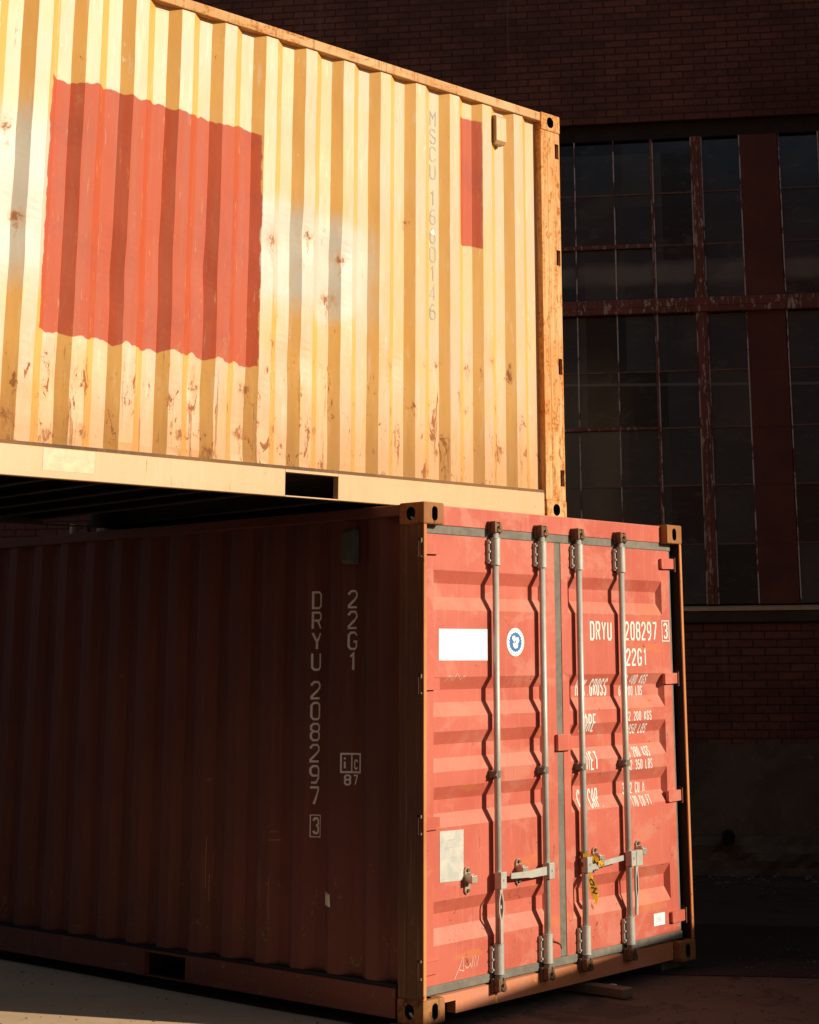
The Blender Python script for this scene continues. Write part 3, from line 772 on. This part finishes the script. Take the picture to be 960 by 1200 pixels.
# unseen wing added at the right end to shade the wall and ground
bm = bmesh.new(); bx(bm, URIGHT+.001, URIGHT+1, -4.7, 8, 0, HB-.5); link('shade_wing', bm, 'brick', bld)
bm = bmesh.new(); bx(bm, ULEFT, URIGHT, .36, 8, .0, HB-.1); link('building_mass', bm, 'brick', bld)
# plinth, uneven front
def rough_box(name, x0, x1, y0, y1, z0, z1, mat, amp, nx, nz, parent):
    bm = bmesh.new(); rows = []
    for j in range(nz+1):
        z = z0+(z1-z0)*j/nz
        rows.append([bm.verts.new((x0+(x1-x0)*i/nx, y0+amp*noise.noise(Vector((i*.37, j*.6, amp*50)))+amp*.5*noise.noise(Vector((i*1.3, j*1.7, 5))), z+(amp*.5*noise.noise(Vector((i*.6, 3, 1))) if j == nz else 0))) for i in range(nx+1)])
    top = [bm.verts.new((v.co.x, y1, v.co.z)) for v in rows[-1]]
    rows.append(top)
    for j in range(len(rows)-1):
        for i in range(nx): bm.faces.new((rows[j][i], rows[j][i+1], rows[j+1][i+1], rows[j+1][i]))
    return link(name, bm, mat, parent)
rough_box('concrete_plinth', ULEFT, URIGHT, FY-.03, FY+.03, 0, zb(1.034), 'base', .012, 160, 10, bld)
rough_box('footing', ULEFT, URIGHT, FY-.14, FY-.0, 0, zb(.27), 'base', .05, 200, 5, bld)
# sill
bm = bmesh.new(); bx(bm, ULEFT, URIGHT, FY-.05, .10, zb(2.0755), zb(2.175), .006); link('window_sill', bm, 'sillstone', bld)
bm = bmesh.new()
prism(bm, [(FY-.065, zb(2.1755)), (FY-.065, zb(2.205)), (.03, zb(2.225)), (.03, zb(2.1755))], 0, ULEFT, 1.9)
link('sill_cap', bm, 'sillcap', bld)
# window bays (one visible, repeated along the facade)
rows_z = [zb(2.24+.533*k) for k in range(6)]
upz = [zb(v) for v in (5.067, 5.580, 6.095, 6.610)]
def bar(bm, x0, x1, y0, y1, z0, z1): bx(bm, x0, x1, y0, y1, z0, z1)
def bay(u0, full=True):
    """u0: local x of the pier panel's left edge"""
    win = bpy.data.objects.new('window', None); col.objects.link(win); win.parent = bld; win.empty_display_size = .2
    # columns measured leftwards from the panel
    edges = [0, -.366, -.456, -.830, -1.206, -1.582, -1.958, -2.333, -2.423, -2.79]
    kinds = ['p', 'm', 'p', 'p', 'p', 'p', 'p', 'm', 'p']
    gb = bmesh.new()
    for i, kd in enumerate(kinds):
        a, b = u0+edges[i+1], u0+edges[i]
        if kd == 'm':
            mb = bmesh.new(); bx(mb, a, b, -.050, .03, ZW0, ZW1, .006)
            bx(mb, (a+b)/2-.014, (a+b)/2+.014, -.062, -.0505, ZW0, ZW1, .003)
            link('mullion', mb, 'frame', win)
            continue
        for zs in (rows_z, upz):
            for j in range(len(zs)-1):
                tx, tz = random.uniform(-.004, .004), random.uniform(-.004, .004)
                vs = [gb.verts.new((x, .002+sx*tx+sz*tz, z)) for x, sx, z, sz in ((a, -1, zs[j], -1), (b, 1, zs[j], -1), (b, 1, zs[j+1], 1), (a, -1, zs[j+1], 1))]
                gb.faces.new(vs)
    link('glass', gb, 'glass', win)
    for i in (0, 1, 2, 3, 4, 5, 6, 7, 8, 9):
        x = u0+edges[i]; w = .011
        if i in (1, 7): x -= -.006
        if i in (2, 8): x -= .006
        vb = bmesh.new(); bx(vb, x-w/2, x+w/2, -.016, .012, ZW0+.001, ZW1-.001); link('glazing_bar', vb, 'bar', win)
    for z in rows_z[1:-1]+upz[1:-1]:
        hb = bmesh.new(); bx(hb, u0+edges[9], u0, -.010, .010, z-.007, z+.007); link('glazing_bar', hb, 'barh', win)
    for z, t in ((rows_z[3], .014), (upz[1], .020)):
        sb = bmesh.new(); bx(sb, u0+edges[7]+.001, u0+edges[3]-.007, -.030, -.0165, z-t, z+t, .004); link('sash', sb, 'frame', win)
    sb = bmesh.new(); bx(sb, u0+edges[3]-.026, u0+edges[3]-.0065, -.026, -.0105, ZW0+.002, ZW1-.002, .003); link('sash', sb, 'frame', win)
    tb = bmesh.new(); bx(tb, u0+edges[9], u0+.366, -.075, .03, zb(4.915), zb(5.055), .008); bx(tb, u0+edges[9], u0+.366, -.082, -.0755, zb(4.975), zb(5.02), .003)
    link('transom', tb, 'frame', win)
    pb = bmesh.new(); bx(pb, u0+.006, u0+.360, -.020, .03, ZW0, ZW1, .004)
    for z in rows_z[1:-1]: bx(pb, u0+.006, u0+.360, -.0235, -.0205, z-.006, z+.006)
    link('pier_panel', pb, 'panel', win)
for k in (1, 0, -1): 
    u = .176+k*(2.79+.366)
    if k == 1:
        # only the first panes of the next bay to the right fit before the brick pier
        win = bpy.data.objects.new('window', None); col.objects.link(win); win.parent = bld
        gb = bmesh.new()
        for (a, b) in ((.548, .918), (1.0, 1.37), (1.37, 1.74)):
            for zs in (rows_z, upz):
                for j in range(len(zs)-1):
                    tx = random.uniform(-.004, .004)
                    gb.faces.new([gb.verts.new(p) for p in ((a, .002-tx, zs[j]), (b, .002+tx, zs[j]), (b, .002+tx, zs[j+1]), (a, .002-tx, zs[j+1]))])
        link('glass', gb, 'glass', win)
        for x in (.548, .918, 1.0, 1.37, 1.74):
            vb = bmesh.new(); bx(vb, x-.0055, x+.0055, -.016, .012, ZW0+.001, ZW1-.001); link('glazing_bar', vb, 'bar', win)
        for z in rows_z[1:-1]+upz[1:-1]:
            hb = bmesh.new(); bx(hb, .543, 1.74, -.010, .010, z-.007, z+.007); link('glazing_bar', hb, 'barh', win)
        for a, b in ((.925, .993), (1.747, 1.899)):
            mb = bmesh.new(); bx(mb, a, b, -.05, .03, ZW0, ZW1); link('mullion', mb, 'frame', win)
        tb = bmesh.new(); bx(tb, .543, 1.746, -.075, .03, zb(4.915), zb(5.055), .008); link('transom', tb, 'frame', win)
    else: bay(u)
# drain pipe stub in the footing
bm = bmesh.new()
DU = -.18
cyl(bm, (DU, FY-.30, zb(.27)), (DU, FY-.02, zb(.27)), .055, 20)
o = link('drain_pipe', bm, 'black', bld)

# ------------------------------------------------------------------ added brick block, out of view to the left, cuts the skylight
ob = empty('blocker', (-20, -60, GZ), R(90)); tag(ob, 'long dark brick warehouse added out of view at left to cut skylight', 'building')
bm = bmesh.new(); bx(bm, 0, 110, 0, 10, 0, 15); link('blocker_wall', bm, 'brick', ob)
bm = bmesh.new(); bx(bm, -.3, 110.3, -.4, 10.4, 15.001, 15.5); link('blocker_roof', bm, 'sillstone', ob)
for i in range(15):
    for z in (2.5, 8.5):
        bm = bmesh.new(); bx(bm, 4+i*7, 7+i*7, -.03, .05, z, z+3.2); w = link('window', bm, 'glass', ob)
        bm = bmesh.new(); bx(bm, 3.9+i*7, 7.1+i*7, -.16, -.0305, z-.2, z-.02); link('window_sill', bm, 'sillstone', ob)

# ------------------------------------------------------------------ containers
red = container('shipping_container', (0, 0, 0), 0, dict(edge='edge', side='red_side', post='shaded_rust_brown', rail='red_side', cast='rust_red', leaf='red', sill='sill_red', vent='vent', wob=.0015, seed=4))
tag(red['root'], 'red shipping container with closed lock rod doors, standing on the ground under the yellow one', 'shipping container')
# posts and side paint of the shaded flank are darkened in their colour
yel = container('shipping_container', (1.58726, .265518, 2.5915), R(90)-.0795552, dict(side='yellow_side', post='yellow_post', rail='yellow_trim', cast='yellow_post', leaf='yellow_trim', sill='yellow_trim', vent='yellow_trim', far='under', toprail='yellow_top', seam='seam_brown', shade_liner='shaded_rust_brown', dents=[(2.07, 1.44, .10, .012), (1.83, 1.36, .09, .011), (1.88, 1.11, .10, .013), (2.31, 1.38, .09, .012), (3.0, 1.2, .12, .012), (3.25, 1.05, .10, .010), (2.72, 1.15, .09, .011), (3.87, 1.68, .09, .010), (3.8, 1.24, .10, .012), (2.45, .40, .12, .010), (2.75, .54, .09, .010), (.6, .95, .08, .008), (1.43, .80, .07, .008), (3.5, .45, .10, .010), (2.1, .75, .08, .009)], wob=.0034, seed=1))
tag(yel['root'], 'yellow corrugated shipping container with red painted patch, stacked crosswise on the red one', 'shipping container')
sup = container('shipping_container', (-5.6, .6, 0), R(2), dict(side='blue_side', post='blue_side', rail='blue_side', cast='blue_side', leaf='blue_side', sill='blue_side', vent='blue_side', wob=0), detail=False)
tag(sup['root'], 'dark blue shipping container propping the far left end of the yellow container', 'shipping container')
occ = container('shipping_container', (2.30, -6.26, GZ+.01), R(-79.8), dict(side='blue_side', post='blue_side', rail='blue_side', cast='blue_side', leaf='blue_side', sill='blue_side', vent='blue_side', wob=0), detail=False)  # unseen container added to cast shade
tag(occ['root'], 'dark blue shipping container added out of view opposite the red doors to cast shade', 'shipping container')  # unseen container added to shade the ground and the door sill

# ---- lettering on the red doors
RT = red['root']
def dtext(s, a, b, pitch, h, wd=.0085, w=None, name='door_lettering', right=False):
    w = w or pitch*.78
    if right: a = a-(len(s)-1)*pitch-w
    o = link(name, on_door(text_bm(s, a, b, pitch, w, h, wd)), 'white_paint', red['leaf1'], recalc=False); return o
dtext('DRYU', 1.520, 1.874, .0575, .112, .0125)
dtext('208297', 1.872, 1.876, .0585, .112, .0125)
dtext('3', 2.285, 1.886, .0585, .098, .0125)
bm = bmesh.new(); stroke(bm, [(2.270, 1.873), (2.346, 1.873), (2.346, 1.996), (2.270, 1.996)], .006, 0, True); link('door_lettering', on_door(bm), 'white_paint', red['leaf1'], recalc=False)
dtext('22G1', 2.101, 1.725, .0585, .103, .0125, right=True)
dtext('MAX.GROSS', 1.715, 1.556, .0350, .098, .0095, right=True)
dtext('30.480 KGS', 2.112, 1.618, .0258, .054, .0065, right=True); dtext('67.200 LBS', 2.084, 1.550, .0250, .056, .0065, right=True)
dtext('TARE', 1.562, 1.352, .0420, .104, .0105, right=True)
dtext('2.200 KGS', 2.128, 1.404, .0275, .054, .0065, right=True); dtext('4.850 LBS', 2.098, 1.328, .0275, .056, .0065, right=True)
dtext('NET', 1.576, 1.140, .0420, .104, .0105, right=True)
dtext('28.280 KGS', 2.108, 1.194, .0258, .057, .0065, right=True); dtext('62.350 LBS', 2.122, 1.120, .0262, .058, .0065, right=True)
dtext('CU.CAP.', 1.636, .928, .0345, .108, .0095, right=True)
dtext('33.2 CU.M.', 2.106, .985, .0260, .062, .0065, right=True); dtext('1.170 CU.FT.', 2.130, .909, .0228, .060, .006, right=True)

def decal(name, pts, mat, parent, lift=.002, onto='door'):
    bm = bmesh.new(); bm.faces.new([bm.verts.new((a, 0, b)) for a, b in pts])
    (on_door if onto == 'door' else on_side)(bm, lift=lift)
    return link(name, bm, mat, parent, recalc=False)
decal('blank_sticker', [(.180, 1.767), (.580, 1.765), (.580, 1.932), (.181, 1.931)], 'white', red['leaf0'])
decal('document_sticker', [(.187, .654), (.373, .648), (.374, .901), (.186, .905)], 'doc', red['leaf0'])
st = decal('small_sticker', [(2.090, .222), (2.206, .221), (2.207, .289), (2.091, .290)], 'white', red['leaf1'])
bm = text_bm('DHG', 2.118, .238, .020, .015, .034, .003); link('sticker_print', on_door(bm, .0028), flat('pale blue print', (.42, .58, .66), .5, 0, .1, 30, .02), st, recalc=False)
# round emblem
ec = (.823, 1.863)
def disc(r, n=40, c=ec, jag=0, ph=0): return [(c[0]+(r*(1+jag*(i % 2)))*math.cos(2*math.pi*i/n+ph), c[1]+(r*(1+jag*(i % 2)))*math.sin(2*math.pi*i/n+ph)) for i in range(n)]
em = decal('round_emblem', disc(.077), 'white', red['leaf0'])
decal('emblem_field', disc(.050, 36, jag=.13), 'blue', em, .0028)
bm = bmesh.new()
for poly in ([(-.030, .036), (-.004, .040), (.000, .012), (-.012, -.002), (-.034, .020)], [(.004, .030), (.030, .028), (.036, .004), (.012, -.018), (.002, .004)], [(-.028, -.006), (-.008, -.006), (.002, -.020), (.024, -.014), (.020, -.034), (-.006, -.040), (-.024, -.026)], [(-.012, -.001), (.010, -.005), (.006, -.018), (-.006, -.012)]):
    bm.faces.new([bm.verts.new((ec[0]+a*.9, -.0003*len(bm.faces), ec[1]+b*.9)) for a, b in poly])
link('emblem_bird', on_door(bm, .0034), 'white', em, recalc=False)
bm = bmesh.new()
for i in range(26):
    a = 2*math.pi*i/26; r0, r1 = .060, .069
    if i % 5 == 4: continue
    stroke(bm, [(ec[0]+r0*math.cos(a), ec[1]+r0*math.sin(a)), (ec[0]+r1*math.cos(a+.05), ec[1]+r1*math.sin(a+.05))], .0035)
link('emblem_ring', on_door(bm, .0029), 'blue', em, recalc=False)
# chalk scrawl on the left door
bm = bmesh.new(); 
for s in ([(.30, .175), (.345, .235), (.365, .275), (.372, .205), (.335, .215)], [(.385, .228), (.395, .215), (.41, .22), (.425, .235), (.43, .212)], [(.435, .215), (.445, .27), (.455, .215), (.465, .27), (.475, .212), (.49, .262)]): stroke(bm, s, .0035)
link('chalk_scrawl', on_door(bm), 'scratch', red['leaf0'], recalc=False)
bm = bmesh.new(); stroke(bm, [(.24, 1.655), (.27, 1.69), (.30, 1.66), (.33, 1.70), (.36, 1.665), (.40, 1.69)], .002)
link('chalk_scrawl', on_door(bm), 'scratch', red['leaf0'], recalc=False)

# ---- lettering on the red side
def stext(s, c, top, pitch, w, h, wd, mat, parent, name='side_lettering', lift=.0016):
    bm = text_bm(s, c-w/2, top, pitch, w, h, wd, vertical=True); mirror_a(bm, c)
    return link(name, on_side(bm, lift=lift), mat, parent, recalc=False)
stext('DRYU', .840, 2.148, .1110, .056, .098, .0115, 'side_paint', RT)
stext('208297', .840, 1.662, .1110, .056, .098, .0115, 'side_paint', RT)
stext('3', .829, .947, .1, .042, .088, .0115, 'side_paint', RT)
bm = bmesh.new(); stroke(bm, [(.799, .846), (.859, .846), (.859, .958), (.799, .958)], .005, 0, True); link('side_lettering', on_side(bm), 'side_paint', RT, recalc=False)
stext('22G1', .560, 2.146, .1110, .054, .098, .0115, 'side_paint', RT)
bm = bmesh.new(); stroke(bm, [(.502, 1.190), (.612, 1.190), (.612, 1.284), (.502, 1.284)], .010, 0, True); stroke(bm, [(.560, 1.195), (.560, 1.279)], .006)
b2 = text_bm('i', .558-.045-.0, 1.205, .1, .02, .065, .009); mirror_a(b2, .558); me = bpy.data.meshes.new('t'); b2.to_mesh(me); b2.free(); bm.from_mesh(me)
b2 = text_bm('c', .558+.012, 1.203, .1, .028, .072, .008); mirror_a(b2, .558); me = bpy.data.meshes.new('t'); b2.to_mesh(me); b2.free(); bm.from_mesh(me)
b2 = text_bm('87', .558-.038, 1.122, .043, .034, .056, .009); mirror_a(b2, .558); me = bpy.data.meshes.new('t'); b2.to_mesh(me); b2.free(); bm.from_mesh(me)
link('rail_code_mark', on_side(bm), 'side_paint', RT, recalc=False)
decal('paint_scrap', [(.679, .504), (.751, .508), (.751, .570), (.742, .576), (.736, .556), (.728, .578), (.716, .560), (.706, .574), (.694, .562), (.684, .570)][::-1], 'side_paint', RT, onto='side')
# long scrapes low on the shaded side
bm = bmesh.new()
random.seed(3)
for a, z0, z1 in ((1.70, .52, .80), (1.66, .56, .72), (1.22, .45, .66), (1.235, .50, .70), (1.16, .40, .62), (1.68, .45, .60), (1.20, .78, .86)):
    stroke(bm, [(a, z0), (a+.004, (z0+z1)/2), (a+.001, z1)], .004)
stroke(bm, [(1.10, .815), (1.17, .812)], .007); stroke(bm, [(1.12, .86), (1.16, .858)], .005)
link('scrape_marks', on_side(bm), flat('faint scrape', (.30, .17, .11), .7, 0, .3, 30, .02), RT, recalc=False)

# ---- faded lettering on the yellow side
YT = yel['root']
stext('MSCU', 1.080, 2.392, .1108, .052, .096, .0095, 'grey_letter', YT)
stext('1660146', 1.080, 1.897, .1150, .052, .096, .0095, 'grey_letter', YT)
decal('white_blotch', [(1.065, 1.632), (1.078, 1.618), (1.095, 1.624), (1.102, 1.635), (1.096, 1.650), (1.086, 1.654), (1.076, 1.672), (1.069, 1.65)], 'grey_letter2', YT, .0022, 'side')
bm = bmesh.new(); bx(bm, .0008, .0019, 3.338, 3.613, .05, .153); link('repaint_patch', bm, flat('pale tan repaint', (.70, .50, .29), .5), YT)

# ---- caution tape knotted on the third lock rod, hanging down
tp = empty('caution_tape', (1.364, -.02, .60)); tag(tp, 'yellow caution tape knotted round the third lock rod and hanging down', 'tape')
TM = Matrix.Translation((-1.364, .02, -.60))
def tlink(name, bm, mat, parent=tp, **k):
    bm.transform(TM); return link(name, bm, mat, parent, **k)
bm = bmesh.new()
for j, (z, tilt) in enumerate(((.694, .010), (.672, -.008), (.650, .012))):
    n = 20; ra = []
    for i in range(n+1):
        a = 2*math.pi*i/n; r = .0225+.004*noise.noise(Vector((i*.7, j, 0)))
        ra.append((1.377+r*math.cos(a), .022+r*math.sin(a), z+tilt*math.cos(a)))
    for i in range(n):
        p, q = ra[i], ra[i+1]
        bm.faces.new([bm.verts.new(v) for v in ((p[0], p[1], p[2]-.012), (q[0], q[1], q[2]-.012), (q[0], q[1], q[2]+.012), (p[0], p[1], p[2]+.012))])
# crumpled run from the rod across to the catch
prev = None
for i in range(15):
    f = i/14; x = 1.385+.125*f; z = .678-.05*f+.012*math.sin(i*1.9); y = -.014+.010*math.sin(i*2.3); h = .012+.005*math.sin(i*3.1)
    cur = (bm.verts.new((x, y, z-h)), bm.verts.new((x+.004, y-.006*math.cos(i*1.3), z+h)))
    if prev: bm.faces.new((prev[0], cur[0], cur[1], prev[1]))
    prev = cur
bmesh.ops.solidify(bm, geom=bm.faces[:], thickness=.0012)
tlink('tape_knot', bm, 'tape', smooth=True)
def strip_pt(f, s):
    x = 1.404+.052*f+.006*math.sin(f*5)+s*(.022-.003*f); z = .592-.175*f; y = .004+.012*math.sin(f*6+s*1.2)-.006*s
    return (x, y, z-s*.006)
bm = bmesh.new(); g = [[bm.verts.new(strip_pt(i/16, -1+2*j/4)) for j in range(5)] for i in range(17)]
for i in range(16):
    for j in range(4): bm.faces.new((g[i][j], g[i+1][j], g[i+1][j+1], g[i][j+1]))
bmesh.ops.solidify(bm, geom=bm.faces[:], thickness=.0010)
tail = tlink('tape_tail', bm, 'tape', smooth=True)
bm = bmesh.new()
L0 = text_bm('ON', 0, 0, 1.0, .8, 1.0, .2)     # printed along the strip, turned a quarter
for v in L0.verts:
    a, b = v.co.x, v.co.z
    f = .20+a*.26; s = -.62+1.24*b
    p = strip_pt(f, s); v.co = Vector((p[0], p[1]-.0035+v.co.y, p[2]))
tlink('tape_print', L0, 'tape_black', recalc=False)
# ---- thin wire by the second lock rod
pts = [(1.040, .02, .315), (1.075, .035, .290), (1.11, .045, .262), (1.15, .050, .250), (1.185, .055, .235), (1.20, .058, .21)]
bm = bmesh.new()
for a, b in zip(pts, pts[1:]): cyl(bm, a, b, .003, 6)
tag(link('seal_wire', bm, 'rod_dark'), 'thin rusty wire dangling beside the foot of the second lock rod', 'wire')

# ------------------------------------------------------------------ timber, scraps, litter
def timber(name, x0, x1, y0, y1, z0, z1, label, rz=0, mat='wood'):
    cx, cy = (x0+x1)/2, (y0+y1)/2
    bm = bmesh.new(); bx(bm, x0-cx, x1-cx, y0-cy, y1-cy, 0, z1-z0, .003)
    bmesh.ops.subdivide_edges(bm, edges=[e for e in bm.edges if e.calc_length() > .5], cuts=12)
    for v in bm.verts: v.co += Vector((noise.noise(v.co*9), 0, noise.noise(v.co*9+Vector((4, 4, 4)))))*.0025
    o = link(name, bm, mat); o.location = (cx, cy, z0); o.rotation_euler = (0, 0, rz); tag(o, label, 'timber'); return o
timber('timber_plank', 1.385, 1.475, -.215, 1.75, GZ+.002, GZ+.048, 'grey timber plank sticking out from under the red container doors', R(.5))
timber('timber_block', 2.22, 2.42, .10, .30, GZ+.002, GZ+.048, 'dark timber block under the far corner of the red container doors')
timber('timber_block', .20, .45, 5.6, 5.9, GZ+.002, GZ+.048, 'dark timber block under the hidden back end of the red container')
bm = bmesh.new(); bx(bm, -.025, .025, -.02, .02, 0, .018, .004); o = link('stone', bm, 'pale_scrap'); o.location = (1.62, .03, GZ+.002)
tag(o, 'tiny pale stone lying on asphalt right under the door sill', 'stone')
# pale bits standing on the red roof edge, in the gap below the yellow container
for i, (y, w, h, lab) in enumerate(((3.115, .030, .065, 'small upright pale scrap on the red container roof edge, leftmost of three'), (2.965, .05, .055, 'grey lump of scrap on the red container roof edge, middle of three'), (2.80, .10, .022, 'low flat pale strip on the red container roof edge, rightmost of three'))):
    bm = bmesh.new(); prism(bm, [(-w/2, 0), (w/2, 0), (w/2*.8, h), (-w/2*.6, h*.9)], 0, 0, .03)
    o = link('scrap', bm, 'pale_scrap' if i != 1 else 'gasket'); o.location = (.02, y, 2.5845); tag(o, lab, 'scrap')

random.seed(19)
bm = bmesh.new()
for i in range(900):
    if i < 500: x, y = random.uniform(-.2, 3.6), random.uniform(-1.7, -.02)
    elif i < 700: x, y = random.uniform(-1.6, -.02), random.uniform(.2, 4.5)
    else: x, y = random.uniform(2.6, 6.6), random.uniform(-1.6, 2.4)
    s_ = random.uniform(.0025, .007)*(2.0 if random.random() < .05 else 1)
    q = Matrix.Translation((x, y, GZ+s_*.3)) @ Matrix.Rotation(random.uniform(0, 6), 4, 'Z') @ Matrix.Diagonal((s_*random.uniform(.7, 1.6), s_, s_*.6, 1))
    bmesh.ops.create_icosphere(bm, subdivisions=1, radius=1, matrix=q)
tag(link('yard_grit', bm, flat('yard grit', (.13, .10, .075), .85, 0, .6, 6)), 'fine scattered grit on the asphalt and concrete around the red container', 'grit', kind='stuff')
random.seed(11)
def litter():
    bm = bmesh.new()
    ux = Vector((math.cos(UX), math.sin(UX), 0)); uy = Vector((-math.sin(UX), math.cos(UX), 0))
    for i in range(620):
        u = random.uniform(-7, 3.2); v = -.22-abs(random.gauss(0, .30)); 
        if random.random() < .35: v = random.gauss(-.95, .22)
        p = BP+ux*u+uy*v; s = random.uniform(.004, .016)*(1.5 if random.random() < .08 else 1)
        q = Matrix.Translation((p.x, p.y, GZ+s*.25)) @ Matrix.Rotation(random.uniform(0, 6), 4, 'Z') @ Matrix.Diagonal((s*random.uniform(.7, 1.6), s, s*.45, 1))
        bmesh.ops.create_icosphere(bm, subdivisions=1, radius=1, matrix=q)
    o = link('gravel_litter', bm, flat('pale grit', (.32, .26, .17), .85, 0, .5, 8)); tag(o, 'pale grit and dead leaves strewn along the foot of the brick wall', 'grit', kind='stuff')
litter()
